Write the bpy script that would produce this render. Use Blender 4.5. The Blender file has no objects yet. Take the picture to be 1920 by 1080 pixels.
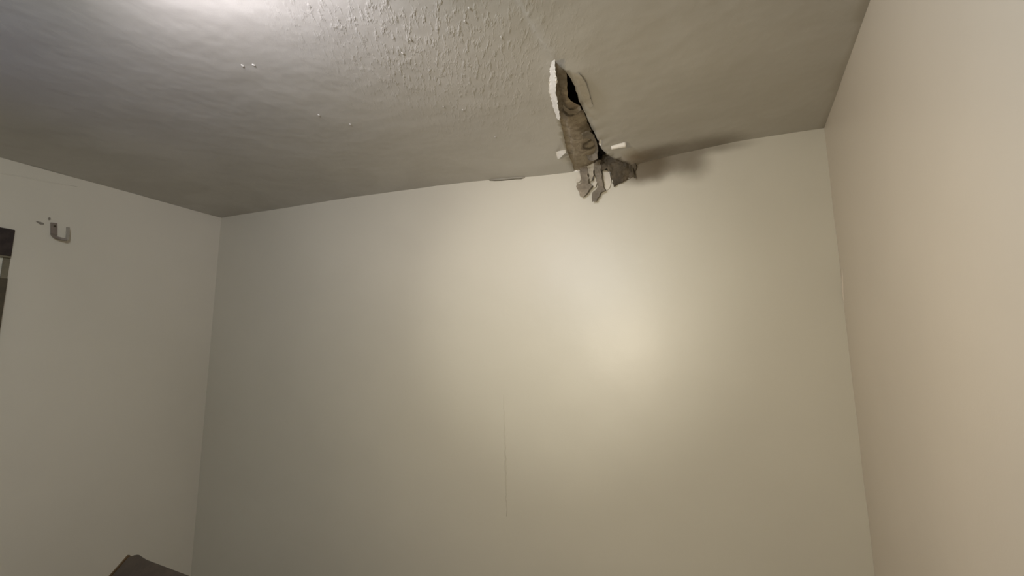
import bpy, bmesh, math, random
from mathutils import Vector, Matrix, noise
from mathutils.geometry import delaunay_2d_cdt
random.seed(4)
C = bpy.context.scene.collection
EYE = Vector((0, 0, 1.5))
H, D = 2.5, 2.351                       # ceiling height, distance of the back wall
XL, XR = -2.950, 0.574                  # back corners
TL, TR = -0.0923, -0.0711               # side walls run slightly out of square
FPX, YAW, PITCH, ROLL = 929.79, -0.35312, 0.1552, -0.00825

# ---------------------------------------------------------------- camera
def cam_axes():
    cy, sy, cp, sp = math.cos(YAW), math.sin(YAW), math.cos(PITCH), math.sin(PITCH)
    f = Vector((sy*cp, cy*cp, sp)); r = Vector((cy, -sy, 0)); u = r.cross(f)
    cr, sr = math.cos(ROLL), math.sin(ROLL)
    return f, r*cr + u*sr, u*cr - r*sr
F_, R_, U_ = cam_axes()
cd = bpy.data.cameras.new('camera'); cam = bpy.data.objects.new('camera', cd); C.objects.link(cam)
cd.sensor_width = 36; cd.lens = 36*FPX/1920; cd.clip_start = 0.02
cam.matrix_world = Matrix((( R_.x, U_.x, -F_.x, EYE.x), (R_.y, U_.y, -F_.y, EYE.y), (R_.z, U_.z, -F_.z, EYE.z), (0, 0, 0, 1)))
bpy.context.scene.camera = cam

# ---------------------------------------------------------------- world, lights, exposure
sc = bpy.context.scene
sc.view_settings.view_transform = 'Standard'; sc.view_settings.look = 'None'
sc.view_settings.gamma = 1; sc.view_settings.use_curve_mapping = False
sc.view_settings.exposure = 0.0
w = bpy.data.worlds.new('world'); sc.world = w; w.use_nodes = True
w.node_tree.nodes['Background'].inputs[0].default_value = (.5, .55, .7, 1)
w.node_tree.nodes['Background'].inputs[1].default_value = 0

def lamp(kind, name, loc, power, col, target=None, **kw):
    l = bpy.data.lights.new(name, kind); l.energy = power; l.color = col
    for k, v in kw.items(): setattr(l, k, v)
    o = bpy.data.objects.new(name, l); C.objects.link(o); o.location = loc
    if target is not None:
        o.rotation_euler = (Vector(target) - Vector(loc)).to_track_quat('-Z', 'Y').to_euler()
    return o
# hand torch held left of the camera, pointing at the back wall: bright core and wide spill
lamp('SPOT', 'torch_core_light', (-.6, .2, 1.7), 45.2, (1, .972, .897), (-.6, D, 1.78), spot_size=math.radians(50), spot_blend=1.0, shadow_soft_size=.05)
lamp('SPOT', 'torch_spill_light', (-.58, .17, 1.67), 42.5, (1, .80, .50), (-.2, D, 1.5), spot_size=math.radians(115), spot_blend=1.0, shadow_soft_size=.05)
# bare bulb under the ceiling, left of the camera, and the pool its shade throws on the ceiling above the frame
lamp('POINT', 'ceiling_bulb_light', (-.8, .1, 2.25), 46, (.876, .933, 1), shadow_soft_size=.05)
lamp('SPOT', 'ceiling_uplight', (-1.0, .55, 2.3), 22, (.955, .894, 1), (-1.1, .95, H), spot_size=math.radians(120), spot_blend=.8, shadow_soft_size=.05)

# added blue spot, no source in the room; tints the left ceiling cooler
lamp('SPOT', 'added_cool_spot', (-1.9, .1, 1.5), 5, (.18, .28, 1), (-1.95, .8, H), spot_size=math.radians(60), spot_blend=1.0, shadow_soft_size=.1)

# ---------------------------------------------------------------- pixel -> point on a real plane
def ray(px, py):
    return (F_*FPX + R_*(px-960) + U_*(540-py)).normalized()
def on_ceiling(px, py, dz=0.0):
    d = ray(px, py); return EYE + d*((H + dz - EYE.z)/d.z)
def on_back(px, py, out=0.0):
    d = ray(px, py); return EYE + d*((D - out)/d.y)
NL = Vector((math.cos(TL), math.sin(TL), 0)); AL = Vector((XL, D, 0)); DL = Vector((math.sin(TL), -math.cos(TL), 0))
NR = Vector((-math.cos(TR), -math.sin(TR), 0)); AR = Vector((XR, D, 0)); DR = Vector((math.sin(TR), -math.cos(TR), 0))
def on_left(px, py, out=0.0):
    d = ray(px, py); return EYE + d*((NL.dot(AL - EYE) + out)/NL.dot(d))
def on_right(px, py, out=0.0):
    d = ray(px, py); return EYE + d*((NR.dot(AR - EYE) + out)/NR.dot(d))

# ---------------------------------------------------------------- helpers
def link(name, me, mat=None, parent=None):
    o = bpy.data.objects.new(name, me); C.objects.link(o)
    if mat: me.materials.append(mat)
    if parent:
        o.parent = parent; o.matrix_parent_inverse = parent.matrix_world.inverted()
    return o
def tag(o, label=None, cat=None, group=None, kind=None):
    for k, v in (('label', label), ('category', cat), ('group', group), ('kind', kind)):
        if v: o[k] = v
    return o
def empty(name, loc):
    o = bpy.data.objects.new(name, None); C.objects.link(o); o.location = loc; o.empty_display_size = .05
    o.matrix_world = Matrix.Translation(loc); return o
def bm_obj(name, bm, mat, parent=None, smooth=False):
    me = bpy.data.meshes.new(name); bmesh.ops.recalc_face_normals(bm, faces=bm.faces); bm.to_mesh(me); bm.free()
    if smooth:
        for p in me.polygons: p.use_smooth = True
    return link(name, me, mat, parent)
def box8(bm, pts):
    """hexahedron from 4 bottom + 4 top points"""
    v = [bm.verts.new(p) for p in pts]
    for f in ((0,1,2,3), (7,6,5,4), (0,4,5,1), (1,5,6,2), (2,6,7,3), (3,7,4,0)): bm.faces.new([v[i] for i in f])
    return v
def obox(bm, o, ex, ey, ez, bevel=0.0):
    """box with corner o and edge vectors"""
    v = box8(bm, [o, o+ex, o+ex+ey, o+ey, o+ez, o+ex+ez, o+ex+ey+ez, o+ey+ez])
    if bevel:
        es = {e for x in v for e in x.link_edges}
        bmesh.ops.bevel(bm, geom=list(es), offset=bevel, segments=2, affect='EDGES', profile=.5)
def inside(x, y, poly):
    c = False; n = len(poly)
    for i in range(n):
        x1, y1 = poly[i]; x2, y2 = poly[i-1]
        if (y1 > y) != (y2 > y) and x < (x2-x1)*(y-y1)/(y2-y1) + x1: c = not c
    return c
def resample(poly, step, jag=0.0, closed=True):
    out = []; n = len(poly)
    for i in range(n if closed else n-1):
        a = Vector(poly[i]); b = Vector(poly[(i+1) % n]); k = max(1, int((b-a).length/step))
        for j in range(k):
            p = a.lerp(b, j/k)
            if jag and (j or True):
                nrm = Vector((-(b-a).y, (b-a).x)).normalized()
                p = p + nrm*jag*noise.noise(Vector((p.x/step*.6, p.y/step*.6, 3.1)))*1.6
            out.append((p.x, p.y))
    if not closed: out.append(tuple(poly[-1]))
    return out
def triangulate(outlines, grid_pts, keep):
    vs = []; es = []
    for loop in outlines:
        b = len(vs); vs += [Vector(p) for p in loop]; n = len(loop)
        es += [(b+i, b+(i+1) % n) for i in range(n)]
    vs += [Vector(p) for p in grid_pts]
    V, E, Fc, *_ = delaunay_2d_cdt(vs, es, [], 0, 1e-7)
    tris = []
    for f in Fc:
        cx = sum(V[i].x for i in f)/3; cy = sum(V[i].y for i in f)/3
        if keep(cx, cy): tris.append(f)
    return V, tris
def sheet(name, poly, mapf, thick, mat, parent, step=3.0, jag=1.2, rough=.004, freq=18):
    """ragged sheet with thickness: outline in the photograph, each vertex put at its own place in the room"""
    pl = resample(poly, step, jag)
    xs = [p[0] for p in pl]; ys = [p[1] for p in pl]
    g = []; y = min(ys)
    while y < max(ys):
        x = min(xs)
        while x < max(xs):
            q = (x + random.uniform(-.3, .3)*step, y + random.uniform(-.3, .3)*step)
            if inside(q[0], q[1], pl) and min((q[0]-a)**2 + (q[1]-b)**2 for a, b in pl) > (step*.45)**2: g.append(q)
            x += step
        y += step
    V, T = triangulate([pl], g, lambda a, b: inside(a, b, pl))
    bm = bmesh.new(); used = sorted({i for t in T for i in t}); vm = {}
    for i in used:
        P = mapf(V[i].x, V[i].y); n = (EYE - P).normalized()
        nz = noise.fractal(P*freq, 1, 2, 3)
        vm[i] = (bm.verts.new(P + n*nz*rough), bm.verts.new(P + n*nz*rough - n*thick))
    ec = {}
    for t in T:
        a = [vm[i][0] for i in t]; b = [vm[i][1] for i in t]
        bm.faces.new(a); bm.faces.new(b[::-1])
        for k in range(3):
            e = (t[k], t[(k+1) % 3]); key = tuple(sorted(e)); ec.setdefault(key, []).append(e)
    for k, l in ec.items():
        if len(l) == 1:
            i, j = l[0]; bm.faces.new((vm[j][0], vm[i][0], vm[i][1], vm[j][1]))
    return bm_obj(name, bm, mat, parent, smooth=False)

# ---------------------------------------------------------------- materials
class NT:
    def __init__(s, name):
        s.m = bpy.data.materials.new(name); s.m.use_nodes = True; s.t = s.m.node_tree
        s.b = s.t.nodes['Principled BSDF']
    def n(s, typ, **kw):
        x = s.t.nodes.new(typ)
        for k, v in kw.items():
            if k.startswith('i_'):
                key = k[2:]; x.inputs[int(key) if key.isdigit() else key.replace('_', ' ')].default_value = v
            else: setattr(x, k, v)
        return x
    def l(s, a, b): s.t.links.new(a, b)
    def pos(s): return s.n('ShaderNodeNewGeometry').outputs['Position']
    def math(s, op, a, b=None, c=None, clamp=False):
        x = s.n('ShaderNodeMath', operation=op, use_clamp=clamp)
        for i, v in enumerate((a, b, c)):
            if v is None: continue
            if isinstance(v, (int, float)): x.inputs[i].default_value = v
            else: s.l(v, x.inputs[i])
        return x.outputs[0]
    def noise(s, scale, detail=3, rough=.55, vec=None, dist=0):
        x = s.n('ShaderNodeTexNoise', i_Scale=scale, i_Detail=detail, i_Roughness=rough, i_Distortion=dist)
        s.l(vec if vec is not None else s.pos(), x.inputs['Vector']); return x.outputs['Fac']
    def ramp(s, fac, a, b, ca=0.0, cb=1.0):
        x = s.n('ShaderNodeMapRange', interpolation_type='SMOOTHSTEP'); s.l(fac, x.inputs[0])
        for i, v in zip((1, 2, 3, 4), (a, b, ca, cb)): x.inputs[i].default_value = v
        return x.outputs[0]
    def mix(s, fac, a, b):
        x = s.n('ShaderNodeMix', data_type='RGBA')
        if isinstance(fac, (int, float)): x.inputs[0].default_value = fac
        else: s.l(fac, x.inputs[0])
        for i, v in ((6, a), (7, b)):
            if isinstance(v, tuple): x.inputs[i].default_value = (*v, 1)
            else: s.l(v, x.inputs[i])
        return x.outputs[2]
    def bump(s, h, strength, dist, prev=None):
        x = s.n('ShaderNodeBump', i_Strength=strength, i_Distance=dist); s.l(h, x.inputs['Height'])
        if prev is not None: s.l(prev, x.inputs['Normal'])
        return x.outputs[0]
    def stain(s, p, rx, ry, rz, wob, soft=.6):  # soft blob mask, for the dark brown patch, the rust and the stipple area
        """soft ellipsoidal blotch round a point, edge broken up by noise -> 0..1"""
        v = s.n('ShaderNodeVectorMath', operation='SUBTRACT'); s.l(s.pos(), v.inputs[0]); v.inputs[1].default_value = p
        q = s.n('ShaderNodeVectorMath', operation='DIVIDE'); s.l(v.outputs[0], q.inputs[0]); q.inputs[1].default_value = (rx, ry, rz)
        ln = s.n('ShaderNodeVectorMath', operation='LENGTH'); s.l(q.outputs[0], ln.inputs[0])
        d = s.math('ADD', ln.outputs['Value'], s.math('MULTIPLY', s.math('SUBTRACT', s.noise(14, 4), .5), wob))
        return s.ramp(d, 1-soft, 1+soft*.4, 1, 0)
def plain(name, col, rough=.7, bumpscale=0, bumpd=.001, var=0.0, spec=.5):
    k = NT(name); k.b.inputs['Roughness'].default_value = rough; k.b.inputs['Specular IOR Level'].default_value = spec
    if var:
        c2 = tuple(x*(1-var) for x in col)
        k.l(k.mix(k.ramp(k.noise(bumpscale*.3 or 20, 4), .35, .65), col, c2), k.b.inputs['Base Color'])
    else: k.b.inputs['Base Color'].default_value = (*col, 1)
    if bumpscale: k.l(k.bump(k.noise(bumpscale, 4), .6, bumpd), k.b.inputs['Normal'])
    return k.m

def wall_material(name, col, blobs=(), rough=.38):
    k = NT(name)
    c = k.mix(k.ramp(k.noise(1.3, 3), .3, .7), col, tuple(x*.95 for x in col))
    for (p, rx, ry, rz, wob, soft, sc_, amt) in blobs:
        c = k.mix(k.math('MULTIPLY', k.stain(p, rx, ry, rz, wob, soft), amt), c, sc_)
    k.l(c, k.b.inputs['Base Color'])
    k.b.inputs['Roughness'].default_value = rough; k.b.inputs['Specular IOR Level'].default_value = .4
    n1 = k.bump(k.noise(5, 3), .35, .006)
    n2 = k.bump(k.noise(160, 3), .25, .0006, n1)
    k.l(n2, k.b.inputs['Normal'])
    return k.m
WALL = (.605, .57, .475)
dark_brown = (.13, .10, .06); rust = (.26, .15, .06)  # dark brown tone for the patch right of the hole, rust for water stain
st = [(on_back(1205, 306), .15, .25, .115, .25, .5, dark_brown, .90),
      (on_back(1250, 300), .15, .25, .095, .25, .7, dark_brown, .65),
      (on_back(1300, 306), .085, .25, .085, .30, .9, dark_brown, .60),
      (on_back(1340, 276), .17, .25, .035, .40, .9, dark_brown, .55),
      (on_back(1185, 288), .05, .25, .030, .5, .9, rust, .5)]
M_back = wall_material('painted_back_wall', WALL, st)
M_left = wall_material('painted_left_wall', (.675, .63, .53))
M_right = wall_material('painted_right_wall', (.715, .635, .53))

def ceiling_material():
    k = NT('glossy_ceiling_paint')
    col = (.50, .48, .43)
    c = k.mix(k.ramp(k.noise(1.6, 4), .3, .7), col, tuple(x*.93 for x in col))
    for (p, r, soft, sc_, amt) in ((on_ceiling(1190, 285), .10, .9, rust, .5), (on_ceiling(1230, 278), .16, .8, dark_brown, .65),
                                   (on_ceiling(1330, 265), .16, .9, dark_brown, .6)):  # ceiling turns darker brown along the joint right of the hole
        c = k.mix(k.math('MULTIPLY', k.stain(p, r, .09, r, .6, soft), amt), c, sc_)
    k.l(c, k.b.inputs['Base Color'])
    patch = k.ramp(k.noise(2.6, 4, .5, dist=.6), .42, .60)
    k.l(k.ramp(patch, 0, 1, .30, .46), k.b.inputs['Roughness'])
    k.b.inputs['Specular IOR Level'].default_value = .5
    # stipple runs in streaks; strongest over the middle of the ceiling, smooth where it was skimmed
    mp = k.n('ShaderNodeMapping'); k.l(k.pos(), mp.inputs[0]); mp.inputs['Rotation'].default_value = (0, 0, -.41)
    mp2 = k.n('ShaderNodeMapping'); k.l(mp.outputs[0], mp2.inputs[0]); mp2.inputs['Scale'].default_value = (1, .30, 1)
    v = k.noise(62, 3, .6, mp2.outputs[0])
    drop = k.ramp(v, .46, .80)
    where = k.math('ADD', k.stain(on_ceiling(810, 80), .42, .62, .5, .7, .8), .06)
    n0 = k.bump(k.noise(3.4, 3), .7, .016)
    n1 = k.bump(k.math('MULTIPLY', drop, where), 1.0, .0024, n0)
    n2 = k.bump(k.noise(190, 2), .3, .0006, n1)
    k.l(n2, k.b.inputs['Normal'])
    return k.m
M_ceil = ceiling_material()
M_gyp = plain('white_gypsum', (.92, .89, .82), .8, 90, .001, .08)
M_void = plain('dark_cavity', (.07, .055, .03), .95, 40, .004)
M_floor = plain('worn_floor', (.22, .17, .12), .6, 15, .002, .3)

def backing_material():
    k = NT('mouldy_brown_backing')
    v = k.noise(22, 5, .6, dist=1.2)
    c = k.mix(k.ramp(v, .35, .7), (.34, .29, .21), (.22, .175, .12))
    for q, r0, r1 in (((1069, 206), .024, .014), ((1107, 265), .040, .016), ((1097, 287), .010, .020), ((1104, 246), .008, .018)):
        p = on_ceiling(*q)
        vv = k.n('ShaderNodeVectorMath', operation='DISTANCE'); k.l(k.pos(), vv.inputs[0]); vv.inputs[1].default_value = p
        d = k.math('ADD', vv.outputs['Value'], k.math('MULTIPLY', k.math('SUBTRACT', k.noise(30, 3), .5), .03))
        ring = k.ramp(k.math('ABSOLUTE', k.math('SUBTRACT', d, r0)), 0, r1, 1, 0)
        c = k.mix(k.math('MULTIPLY', ring, .92), c, (.06, .042, .022))
    k.l(c, k.b.inputs['Base Color']); k.b.inputs['Roughness'].default_value = .85
    k.l(k.bump(v, .8, .004), k.b.inputs['Normal'])
    return k.m
M_backing = backing_material()
M_paper = plain('brown_torn_paper', (.33, .28, .21), .85, 45, .003, .45)
M_wet = plain('damp_brown_board', (.125, .098, .062), .8, 40, .004, .6)
M_cream = plain('cream_torn_paint', (.60, .55, .45), .6, 60, .002, .1)
M_greyp = plain('grey_torn_paper', (.25, .215, .165), .85, 50, .003, .35)

# ---------------------------------------------------------------- the ceiling: sagging, split and torn open
hole_px = [(1040,112),(1050,119),(1061,128),(1070,138),(1075,146),(1079,160),(1084,174),(1091,190),(1099,207),(1108,224),(1117,243),(1125,258),
           (1131,267),(1139,274),(1150,281),(1166,285),(1178,289),(1188,297),(1191,306),
           (1170,318),(1130,323),(1092,326),(1083,323),(1076,308),(1069,290),(1061,268),(1055,245),(1050,222),(1046,199),(1042,172),(1043,150),(1041,131)]
def P2(px, py):
    p = on_ceiling(px, py); return (p.x, min(p.y, D - .004))
hole = resample([P2(*q) for q in hole_px], .02, .0035)
seam = [P2(*q) for q in ((1040,112), (1012,72), (992,38), (965,-10), (920,-100))]
def seam_x(y):
    for a, b in zip(seam, seam[1:]):
        if min(a[1], b[1]) <= y <= max(a[1], b[1]): return a[0] + (b[0]-a[0])*(y-a[1])/(b[1]-a[1])
    return -.387 - .14*(y-1.463)
def sstep(a, b, x):
    t = max(0, min(1, (x-a)/(b-a))); return t*t*(3-2*t)
HR = [P2(*q) for q in hole_px[3:17]]
def sag(x, y):
    z = 0.0
    near = math.exp(-((y-D)/.5)**2)
    z -= .034*near*math.exp(-((x+.52)/.45)**2)                     # board sags along the back wall
    z += .006*near*math.exp(-((x+1.9)/.5)**2)
    z -= .014*math.exp(-((y-D)/.12)**2)*sstep(-.36, -.22, x)*(1-sstep(-.2, .3, x))   # droops in the corner right of the hole
    sx = seam_x(y)
    if sx is not None:                                             # the right-hand board hangs a little lower
        z -= .007*sstep(-.004, .006, x-sx)*(1-sstep(.05, .6, x-sx))*sstep(.55, 1.35, y)
    d = min(((x-a)**2 + (y-b)**2)**.5 for a, b in HR)
    if x > -.42: z -= .012*math.exp(-(d/.05)**2)*sstep(-.40, -.34, x)   # torn lip bends down
    z += .004*noise.noise(Vector((x*1.7, y*1.7, 0))) + .0015*noise.noise(Vector((x*6, y*6, 5)))
    return z
def on_sag(px, py, dz=0.0):
    p = on_ceiling(px, py, dz)
    for _ in range(3): p = on_ceiling(px, py, dz + sag(p.x, min(p.y, D)))
    return p
YB = -1.75
def wall_x(A, d, y): return A.x + d.x*(D-y)/abs(d.y)
EX = .04
outer = [(XL-EX, D+EX), (XR+EX, D+EX), (wall_x(AR, DR, YB)+EX, YB-EX), (wall_x(AL, DL, YB)-EX, YB-EX)]
og = resample(outer, .08)
gp = []
y = YB + .05
while y < D - .01:
    x = -3.3
    while x < XR:
        q = (x, y)
        dens = .06 if y < .3 else .03
        if wall_x(AL, DL, y)+.012 < x < wall_x(AR, DR, y)-.012 and not inside(x, y, hole): gp.append(q)
        x += dens
    y += .06 if y < .3 else .03
y = seam[-1][1]
while y < seam[0][1]-.012:
    for dx in (-.006, 0, .008): gp.append((seam_x(max(y, seam[-1][1]+1e-5)) + dx, y))
    y += .02
gp += [(x, D-.008) for x in [XL + .02 + .02*i for i in range(174)] if not -.56 < x < -.21 and x < XR-.01] + [(XL + .02 + .02*i, D+.001) for i in range(174)]
for i in range(900):
    q = (random.uniform(-.62, .2), random.uniform(1.4, D-.01))
    if not inside(q[0], q[1], hole) and min((q[0]-a)**2+(q[1]-b)**2 for a, b in hole) > .00012: gp.append(q)
V, T = triangulate([og, hole], gp, lambda a, b: inside(a, b, outer) and not inside(a, b, hole))
bm = bmesh.new(); vm = {}
for i in sorted({i for t in T for i in t}):
    x, y = V[i]; z = H + sag(x, y)
    vm[i] = (bm.verts.new((x, y, z)), bm.verts.new((x, y, z+.016)))
ec = {}
for t in T:
    bm.faces.new([vm[i][0] for i in t][::-1]).smooth = True; bm.faces.new([vm[i][1] for i in t])
    for k in range(3):
        e = (t[k], t[(k+1) % 3]); ec.setdefault(tuple(sorted(e)), []).append(e)
for l in ec.values():
    if len(l) == 1:
        i, j = l[0]; f = bm.faces.new((vm[j][0], vm[i][0], vm[i][1], vm[j][1])); f.material_index = 1
bmesh.ops.recalc_face_normals(bm, faces=bm.faces)
me = bpy.data.meshes.new('ceiling'); bm.to_mesh(me); bm.free()
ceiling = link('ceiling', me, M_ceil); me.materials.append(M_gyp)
tag(ceiling, 'grey-white glossy painted ceiling with stippled bumps, sagging towards the torn hole', None, None, 'structure')

# ---------------------------------------------------------------- walls and floor
def wall_back():
    bm = bmesh.new(); nx, nz = 90, 60; grid = []
    x0, x1 = XL - .12, XR + .12
    for j in range(nz+1):
        row = []
        for i in range(nx+1):
            x = x0 + (x1-x0)*i/nx; z = (H+.02)*j/nz
            row.append(bm.verts.new((x, D + .0025*noise.noise(Vector((x*1.5, 2, z*1.5))), z)))
        grid.append(row)
    for j in range(nz):
        for i in range(nx):
            bm.faces.new((grid[j][i], grid[j][i+1], grid[j+1][i+1], grid[j+1][i])).smooth = True
    obox(bm, Vector((x0, D+.01, 0)), Vector((x1-x0, 0, 0)), Vector((0, .1, 0)), Vector((0, 0, H+.2)))
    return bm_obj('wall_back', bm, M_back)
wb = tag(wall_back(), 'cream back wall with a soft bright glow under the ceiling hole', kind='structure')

def seam_strip(name, pts, width, h, mat, parent, normal):
    """thin raised ridge of joint tape / cracked paint following points on a wall"""
    bm = bmesh.new(); rows = []
    n = len(pts)
    for i, p in enumerate(pts):
        t = (pts[min(i+1, n-1)] - pts[max(i-1, 0)]).normalized(); s = t.cross(normal).normalized()
        k = math.sin(math.pi*min(1, max(.0, i/(n-1))))**.5 if n > 2 else 1
        ww = width*(.35 + .65*k)*(.8 + .4*random.random()); hh = h*(.3 + .7*k)
        rows.append([bm.verts.new(p - s*ww/2 - normal*.003), bm.verts.new(p - s*ww*.2 + normal*hh), bm.verts.new(p + s*ww*.2 + normal*hh), bm.verts.new(p + s*ww/2 - normal*.003)])
    for a, b in zip(rows, rows[1:]):
        for k in range(3): bm.faces.new((a[k], a[k+1], b[k+1], b[k])).smooth = True
        bm.faces.new((a[3], a[0], b[0], b[3]))
    bm.faces.new(rows[0]); bm.faces.new(rows[-1][::-1])
    return bm_obj(name, bm, mat, parent)
def lerp_px(f, a, b, n, wob=0.0):
    return [f(a[0] + (b[0]-a[0])*i/n + wob*noise.noise(Vector((i*.7, a[0], 1))), a[1] + (b[1]-a[1])*i/n) for i in range(n+1)]
seam_strip('drywall_seam', lerp_px(on_back, (944, 740), (950, 968), 34, 4), .010, .0003, wall_material('seam_paint', (.565, .53, .44)), wb, Vector((0, -1, 0)))

# right wall, plain slab
def slab(name, A, d, n, y1, mat, label):
    L = (D-y1)/abs(d.y); bm = bmesh.new()
    N = 40
    g = [[bm.verts.new(A + d*(L*i/N) + n*(.003*noise.noise(Vector((i*.3, j*.3, A.x)))) + Vector((0, 0, (H+.02)*j/N))) for i in range(N+1)] for j in range(N+1)]
    for j in range(N):
        for i in range(N): bm.faces.new((g[j][i], g[j][i+1], g[j+1][i+1], g[j+1][i])).smooth = True
    obox(bm, A - n*.008, d*L, -n*.1, Vector((0, 0, H+.2)))
    return tag(bm_obj(name, bm, mat), label, kind='structure')
wr = slab('wall_right', AR, DR, NR, YB, M_right, 'warm beige right wall running close past the camera')
cr = [on_right(x, y, .0) for x, y in ((1579, 505), (1580, 520), (1580.5, 535), (1581, 550), (1582, 562), (1583.5, 575))]
cr = [Vector((p.x, min(p.y, D-.01), p.z)) for p in cr]
seam_strip('paint_crack', cr, .010, .004, M_right, wr, NR)
bm = bmesh.new(); obox(bm, Vector((-3.6, YB-.1, 0)), Vector((4.4, 0, 0)), Vector((0, .1, 0)), Vector((0, 0, H+.2)))
tag(bm_obj('wall_front', bm, M_left), 'plain wall behind the camera', kind='structure')
bm = bmesh.new(); obox(bm, Vector((-3.6, YB-.1, -.1)), Vector((4.4, 0, 0)), Vector((0, D+.2-YB+.1, 0)), Vector((0, 0, .1)))
tag(bm_obj('floor', bm, M_floor), 'brown floor below the frame', kind='structure')

# left wall with window opening; s = distance from the corner, z = height
S0, S1, Z0, Z1 = 1.014, 2.05, 1.15, 2.161
def LW(s, z, out=0.0): return AL + DL*s + NL*out + Vector((0, 0, z))
bm = bmesh.new(); SL = (D-YB)/abs(DL.y)
for (a, b, c, d) in ((-.1, S0, 0, H+.1), (S1, SL, 0, H+.1), (S0, S1, 0, Z0), (S0, S1, Z1, H+.1)):
    obox(bm, LW(a, c), DL*(b-a), -NL*.12, Vector((0, 0, d-c)))
bmesh.ops.remove_doubles(bm, verts=bm.verts, dist=1e-5)
wl = tag(bm_obj('wall_left', bm, M_left), 'dim cream left wall with a curtain bracket and a dark window', kind='structure')
seam_strip('paint_crack', [on_left(x, y) for x, y in ((-30, 322), (0, 325), (20, 328), (45, 332), (70, 337), (100, 343), (125, 347), (145, 350))], .012, .002, M_left, wl, NL)

M_frame = plain('olive_brown_frame', (.20, .175, .115), .5, 60, .001, .3)
M_blind = plain('dark_blind_fabric', (.045, .032, .027), .9, 120, .001, .3)
win = empty('window_1', LW(S0, Z0)); tag(win, 'dark framed window at the left edge, cut by the frame', kind='structure')
def wbox(name, a, b, c, d, o0, o1, mat, parent):
    bm = bmesh.new(); obox(bm, LW(a, c, o0), DL*(b-a), NL*(o1-o0), Vector((0, 0, d-c)), .002); return bm_obj(name, bm, mat, parent)
fr = bmesh.new()
for (a, b, c, d) in ((S0, S0+.024, Z0, Z1), (S1-.028, S1, Z0, Z1), (S0+.028, S1-.028, Z0, Z0+.03), (S0+.028, S1-.028, Z1-.03, Z1)):
    obox(fr, LW(a, c, -.07), DL*(b-a), NL*.074, Vector((0, 0, d-c)))
bm_obj('window_frame', fr, M_frame, win)
gk = NT('window_glass'); gk.b.inputs['Base Color'].default_value = (.20, .20, .17, 1); gk.b.inputs['Roughness'].default_value = .25
gk.b.inputs['Specular IOR Level'].default_value = .8
M_sash = plain('dark_sash', (.07, .055, .03), .5, 60, .001, .3)
ls = bmesh.new()
for (a, b, c, d) in ((S0+.003, S0+.05, Z0, 1.925), (S1-.05, S1-.003, Z0, 1.925), (S0+.05, S1-.05, Z0, Z0+.05), (S0+.05, S1-.05, 1.87, 1.925)):
    obox(ls, LW(a, c, .005), DL*(b-a), NL*.012, Vector((0, 0, d-c)))
sash = bm_obj('lower_sash', ls, M_sash, win)
wbox('pane', S0+.028, S1-.028, Z0+.03, 1.89, -.002, .003, gk.m, sash)
gk2 = NT('reflection_pale_glass'); gk2.b.inputs['Base Color'].default_value = (.62, .60, .50, 1); gk2.b.inputs['Roughness'].default_value = .3  # pale base colour stands in for a reflection on the upper pane
wbox('pane', S0+.020, S1-.020, 1.89, Z1-.03, -.010, -.004, gk2.m, win)
bl = empty('roller_blind', LW(S0, Z1-.06)); tag(bl, 'dark brown blind rolled up at the top of the left-edge window', 'blind')
wbox('blind_fabric', S0+.002, S1-.002, Z1-.128, Z1+.001, .005, .016, M_blind, bl)
wbox('bottom_rail', S0+.002, S1-.002, Z1-.138, Z1-.128, .007, .014, M_frame, bl)

# ---------------------------------------------------------------- curtain rod bracket and old fixing hole on the left wall
M_brk = plain('dull_painted_metal', (.22, .18, .145), .5)
br = empty('curtain_bracket', on_left(101, 428)); tag(br, 'small hooked curtain rod bracket on the left wall near the ceiling', 'bracket')
def bar(name, pts, wdt, thk, mat, parent):
    bm = bmesh.new(); rows = []; n = len(pts)
    for i, p in enumerate(pts):
        t = (pts[min(i+1, n-1)] - pts[max(i-1, 0)]).normalized()
        a = t.cross(NL); a = (a if a.length > .2 else t.cross(Vector((0, 0, 1)))).normalized(); b = t.cross(a).normalized()
        rows.append([bm.verts.new(p + a*wdt/2*sx + b*thk/2*sy) for sx, sy in ((-1,-1), (1,-1), (1,1), (-1,1))])
    for r0, r1 in zip(rows, rows[1:]):
        for k in range(4): bm.faces.new((r0[k], r0[(k+1) % 4], r1[(k+1) % 4], r1[k]))
    bm.faces.new(rows[0]); bm.faces.new(rows[-1][::-1])
    bmesh.ops.bevel(bm, geom=bm.edges[:], offset=.0012, segments=1, affect='EDGES')
    return bm_obj(name, bm, mat, parent)
bar('wall_plate', [on_left(101, 418, .004), on_left(101, 441, .004)], .026, .008, M_brk, br)
bar('arm', [on_left(98, 440, .006), on_left(104, 445, .025), on_left(115, 448, .04), on_left(126, 450, .05)], .012, .012, M_brk, br)
bar('hook_tip', [on_left(126, 450, .05), on_left(127, 440, .05), on_left(127.5, 426, .05)], .014, .006, plain('worn_hook_metal', (.33, .30, .25), .5), br)
bm = bmesh.new(); bmesh.ops.create_uvsphere(bm, u_segments=10, v_segments=6, radius=.005); bmesh.ops.translate(bm, verts=bm.verts, vec=on_left(103, 424, .012))
bm_obj('screw', bm, M_void, br)
for i, (pp, dm) in enumerate(((((66, 414), (80, 417), (83, 421), (75, 421)), 'a'), (((90, 408), (94, 407), (96, 412), (91, 413)), 'b'))):
    sheet('plaster_chip', pp, lambda x, y: on_left(x, y, .003), .004, plain('old_filler_'+dm, (.27, .245, .20), .9, 60, .002, .2), wl, step=2, jag=1, rough=.001)

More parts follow.
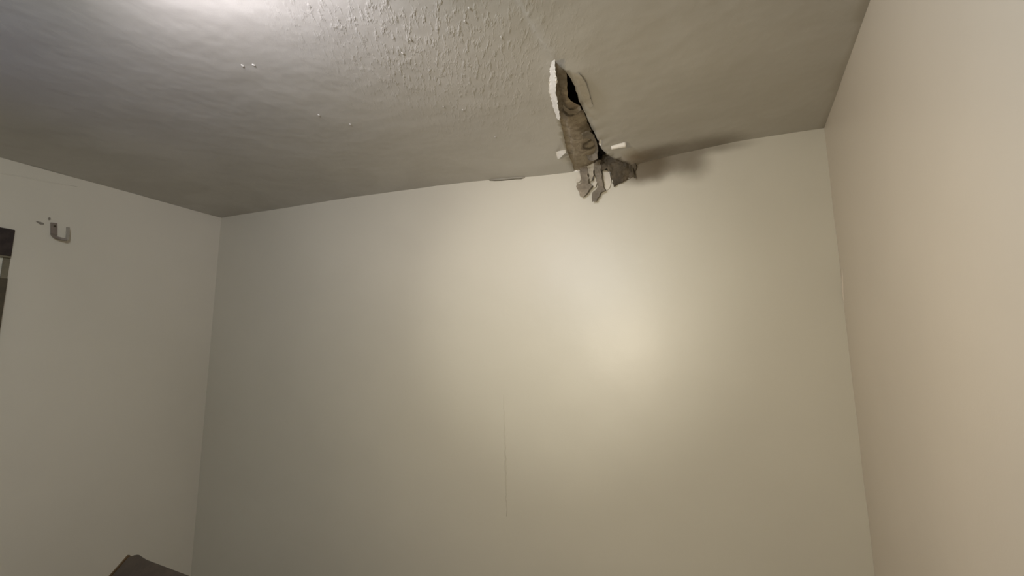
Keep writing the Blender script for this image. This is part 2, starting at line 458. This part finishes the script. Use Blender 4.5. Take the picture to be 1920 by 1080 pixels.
# ---------------------------------------------------------------- the torn hole
hc = on_ceiling(1095, 230)
dmg = empty('ceiling_damage', Vector((hc.x, hc.y, H)))
tag(dmg, 'long torn hole in the ceiling with hanging scraps, over the back wall', 'ceiling hole')
# dark cavity above the board
bm = bmesh.new(); q = [P2(1010, 80), P2(1215, 330)]
x0, x1, y0, y1 = -.66, -.10, 1.38, D + .09
for o, a, b, c in (((x0, y0, H+.14), (x1-x0, 0, 0), (0, y1-y0, 0), (0, 0, .02)), ((x0, y0, H+.03), (.02, 0, 0), (0, y1-y0, 0), (0, 0, .12)),
                   ((x1, y0, H+.03), (.02, 0, 0), (0, y1-y0, 0), (0, 0, .12)), ((x0, y0, H+.03), (x1-x0, 0, 0), (0, .02, 0), (0, 0, .12)),
                   ((x0, y1, H-.3), (x1-x0, 0, 0), (0, .02, 0), (0, 0, .45))):
    obox(bm, Vector(o), Vector(a), Vector(b), Vector(c))
bm_obj('cavity', bm, M_void, dmg)
# brown board lying on the left side of the hole, rising to the right so that a black gap opens
def backing_map(px, py):
    t = sstep(0, 1, (px - (1041 + (py-112)*.19))/75.0)
    return on_sag(px, py, .006 + .05*t*t)
sheet('backing_board', [(1030,100),(1050,112),(1060,128),(1064,142),(1063,160),(1064,182),(1074,192),(1088,198),(1097,216),(1106,238),(1113,256),(1118,275),
      (1122,300),(1122,326),(1078,330),(1060,290),(1045,240),(1036,190),(1032,150)], backing_map, .008, M_backing, dmg, step=4, jag=1.5, rough=.005, freq=20)
# pale broken edge down the left side
def lip_map(px, py):
    inner = 1041 + max(0, (py-165))*.15
    t = max(0, min(1, (inner-px)/10.0)); return on_sag(px, py, -.003 - .05*(1-t))
sheet('torn_edge', [(1040,111),(1036,115),(1032,122),(1031,140),(1028,160),(1029,172),(1033,186),(1036,198),(1041,212),(1045,222),(1050,226),(1050,218),
      (1048,206),(1045,192),(1042,176),(1042,164),(1044,152),(1042,138),(1041,124)], lip_map, .004, M_gyp, dmg, step=2.5, jag=1.5, rough=.005, freq=40)
M_lip = plain('pale_paint_skin', (.55, .52, .46), .6, 50, .001, .1)
sheet('torn_lip', [(1078,139),(1085,137),(1093,146),(1101,163),(1106,182),(1112,200),(1105,203),(1096,192),(1088,172),(1082,155)], lambda x, y: on_sag(x, y, -.001 - .008*sstep(0, 14, x - (1078 + (y-139)*.42))), .003, M_lip, dmg, step=3, jag=1.2, rough=.004, freq=25)
# curled brown paper flap with dark rim
def curl(cx, cy, r, lo, hi, base):
    def f(px, py):
        t = min(1, math.hypot(px-cx, py-cy)/r); return base(px, py, lo + (hi-lo)*t*t)
    return f
sheet('curled_flap', [(1090,250),(1097,245),(1106,246),(1114,254),(1119,266),(1121,280),(1120,296),(1112,303),(1103,300),(1098,290),(1101,280),(1100,268),(1094,262)],
      curl(1108, 275, 28, .030, -.018, on_sag), .003, M_greyp, dmg, step=3, jag=1.5, rough=.008, freq=30)
sheet('curled_flap', [(1056,196),(1062,203),(1070,207),(1080,205),(1086,198),(1090,206),(1080,214),(1068,214),(1058,208)],
      curl(1072, 204, 18, .0, -.02, on_sag), .003, M_paper, dmg, step=3, jag=1, rough=.004, freq=30)
# wad of damp board packed in the corner, right of the scraps
def wad(px, py, dz=0):
    t = max(0, min(1, (py-283)/55.0)); a = on_ceiling(px, min(py, 300), -.01); b = on_back(px, py, .045 - .035*t)
    return b if b.y < a.y or py > 292 else a
sheet('damp_board', [(1116,292),(1124,286),(1134,290),(1145,294),(1158,299),(1172,299),(1183,297),(1190,302),(1193,314),(1191,327),(1185,334),(1172,338),(1158,345),(1150,350),
      (1147,336),(1144,322),(1137,316),(1129,318),(1124,322),(1117,312),(1112,300),(1114,285)],
      lambda x, y: on_back(x, y, .055 - .04*sstep(300, 345, y) - .03*sstep(1165, 1193, x)), .02, M_wet, dmg, step=3.5, jag=2.2, rough=.016, freq=26)
# hanging scraps
def hang(o0, o1, y0=300, y1=375):
    return lambda x, y: on_back(x, y, o0 + (o1-o0)*sstep(y0, y1, y))
sheet('hanging_scrap', [(1084,300),(1096,300),(1101,318),(1104,334),(1103,344),(1110,346),(1108,352),(1103,357),(1098,366),(1090,370),(1086,362),(1080,350),(1082,345),(1089,342),(1088,325),(1085,310)],
      hang(.05, .03), .004, M_paper, dmg, step=3, jag=1.6, rough=.010, freq=30)
sheet('hanging_scrap', [(1112,296),(1126,300),(1127,322),(1129,340),(1134,356),(1127,361),(1122,368),(1116,378),(1110,379),(1109,368),(1111,360),(1118,355),(1121,350),(1117,335),(1114,318)],
      hang(.055, .03), .004, M_greyp, dmg, step=3, jag=1.6, rough=.010, freq=28)
sheet('hanging_scrap', [(1097,296),(1113,296),(1114,312),(1112,328),(1110,337),(1106,340),(1103,326),(1099,312)],
      hang(.045, .04), .004, plain('pale_torn_paper', (.46, .41, .32), .85, 60, .002, .3), dmg, step=3, jag=1.5, rough=.008, freq=36)
sheet('hanging_scrap', [(1086,313),(1088,322),(1089,336),(1086,342),(1080,343),(1078,338),(1083,330),(1084,320)], hang(.02, .01), .003, M_cream, dmg, step=2.5, jag=.8, rough=.004)
sheet('hanging_scrap', [(1128,322),(1136,318),(1143,324),(1146,338),(1143,352),(1137,358),(1132,352),(1128,340)], hang(.016, .006), .004, M_cream, dmg, step=3, jag=1, rough=.004)
sheet('hanging_scrap', [(1113,326),(1116,330),(1119,342),(1118,350),(1113,352),(1111,346),(1113,338)], hang(.02, .01), .003, M_cream, dmg, step=2.5, jag=.8, rough=.003)
# white chips and slivers
sheet('plaster_flake', [(1042,285),(1052,282),(1060,281),(1061,286),(1056,290),(1048,298),(1045,297)], lambda x, y: on_sag(x, y, -.008 - .045*sstep(1044, 1060, x)), .003, M_gyp, dmg, step=3, jag=.6, rough=.003, freq=40)
sheet('plaster_flake', [(1124,262),(1126,261),(1127,268),(1125,274),(1123,270)], lambda x, y: on_sag(x, y, -.015), .002, M_gyp, dmg, step=2, jag=.3, rough=.001)
# rolled paper tube
def tube(name, a, b, r, mat, parent):
    bm = bmesh.new(); d = (b-a).normalized(); u = d.cross(Vector((0, 0, 1))).normalized(); v = u.cross(d)
    N = 12; rows = []
    for k in range(9):
        p = a.lerp(b, k/8); rr = r*(.75 + .35*k/8) * (1 + .08*noise.noise(Vector((k*.9, 1, 2))))
        rows.append([[bm.verts.new(p + (u*math.cos(t*2*math.pi/N) + v*math.sin(t*2*math.pi/N))*q) for t in range(N)] for q in (rr, rr*.8)])
    for r0, r1 in zip(rows, rows[1:]):
        for t in range(N):
            s = (t+1) % N
            bm.faces.new((r0[0][t], r0[0][s], r1[0][s], r1[0][t])); bm.faces.new((r0[1][s], r0[1][t], r1[1][t], r1[1][s]))
    for rw in (rows[0], rows[-1]):
        for t in range(N):
            s = (t+1) % N; bm.faces.new((rw[0][t], rw[0][s], rw[1][s], rw[1][t]))
    return bm_obj(name, bm, mat, parent, smooth=True)
tube('rolled_paper', on_sag(1146, 277, -.022), on_sag(1173, 271, -.022), .011, plain('rolled_white_paper', (.80, .76, .68), .7), dmg)
bar('nail', [on_back(1185, 315, .03), on_back(1187.5, 324, .028), on_back(1190, 334, .024)], .008, .006, M_void, dmg)

# paint flecks stuck to the ceiling
flecks = [(929, 253), (755, 100), (657, 232), (832, 200), (868, 205), (455, 122), (476, 121), (598, 215), (770, 75), (880, 15), (872, 40), (940, 70)]
for i, (fx, fy) in enumerate(flecks):
    p = on_ceiling(fx, fy, 0); p.z = H + sag(p.x, p.y) - .0005
    bm = bmesh.new(); bmesh.ops.create_icosphere(bm, subdivisions=2, radius=1)
    for v in bm.verts:
        c = v.co*(1 + .35*noise.noise(v.co*1.7 + Vector((i, 0, 0)))); v.co = Vector((p.x + c.x*.0035, p.y + c.y*.007, p.z + c.z*.0035))
    bm_obj('paint_fleck', bm, M_ceil, ceiling, smooth=True)
# raised torn seam ridge on the wall-ceiling joint left of the hole
seam_strip('joint_tape', [Vector((x, D-.004, H + sag(x, D-.004) - .001)) for x in (-.99, -.96, -.92, -.88, -.84, -.81, -.79)], .020, .008, plain('grey_joint_tape', (.30, .28, .23), .8), ceiling, Vector((0, -1, 0)))

# ---------------------------------------------------------------- reclined chair, only its top corner in the picture
M_ch = plain('dark_brown_leatherette', (.062, .044, .030), .6, 70, .0015, .25)
M_tr = plain('brown_wood_edge', (.10, .055, .018), .5, 40, .001, .3)
P0 = EYE + Vector((-1.8, 1.209, -.6))
ch = empty('reclined_chair', Vector((P0.x, P0.y, 0)))
tag(ch, 'dark brown reclined chair whose top corner shows before the left wall', 'chair')
ux = Vector((.985, -.175, 0)).normalized(); vy = Vector((-.175, -.985, 0)).normalized()
dn = (vy*.0538 + Vector((0, 0, -.0556))).normalized(); nn = ux.cross(dn).normalized()
if nn.z < 0: nn = -nn
W_, L_ = .62, .80
def prism(name, prof, o, a, b, n, th, mat, bev=.004):
    bm = bmesh.new(); lo = [bm.verts.new(o + a*x + b*y) for x, y in prof]; hi = [bm.verts.new(o + a*x + b*y - n*th) for x, y in prof]
    bm.faces.new(lo); bm.faces.new(hi[::-1]); k = len(prof)
    for i in range(k): bm.faces.new((lo[i], lo[(i+1) % k], hi[(i+1) % k], hi[i]))
    bmesh.ops.bevel(bm, geom=bm.edges[:], offset=bev, segments=2, affect='EDGES'); return bm_obj(name, bm, mat, ch)
prism('backrest', [(.008, .012), (.03, .002), (.05, -.002), (.09, .004), (W_-.09, .004), (W_-.03, .002), (W_, .03), (W_, L_), (.008, L_)], P0, ux, dn, nn, .05, M_ch)
prism('edge_trim', [(-.004, .010), (.006, .008), (.006, L_), (-.004, L_)], P0, ux, dn, nn, .05, M_tr, .001)
prism('edge_trim', [(W_+.002, .035), (W_+.012, .037), (W_+.012, L_), (W_+.002, L_)], P0, ux, dn, nn, .05, M_tr, .001)
sb = P0 + dn*L_; sb.z = .34
prism('seat', [(.0, -.02), (W_, -.02), (W_, .50), (0, .50)], sb + Vector((0, 0, .10)), ux, vy, Vector((0, 0, 1)), .10, M_ch, .012)
for sx, sy in ((.03, .02), (W_-.07, .02), (.03, .44), (W_-.07, .44)):
    bm = bmesh.new(); o = sb + ux*sx + vy*sy; o.z = 0
    obox(bm, o, ux*.04, vy*.04, Vector((0, 0, .34)), .003); bm_obj('leg', bm, M_tr, ch)
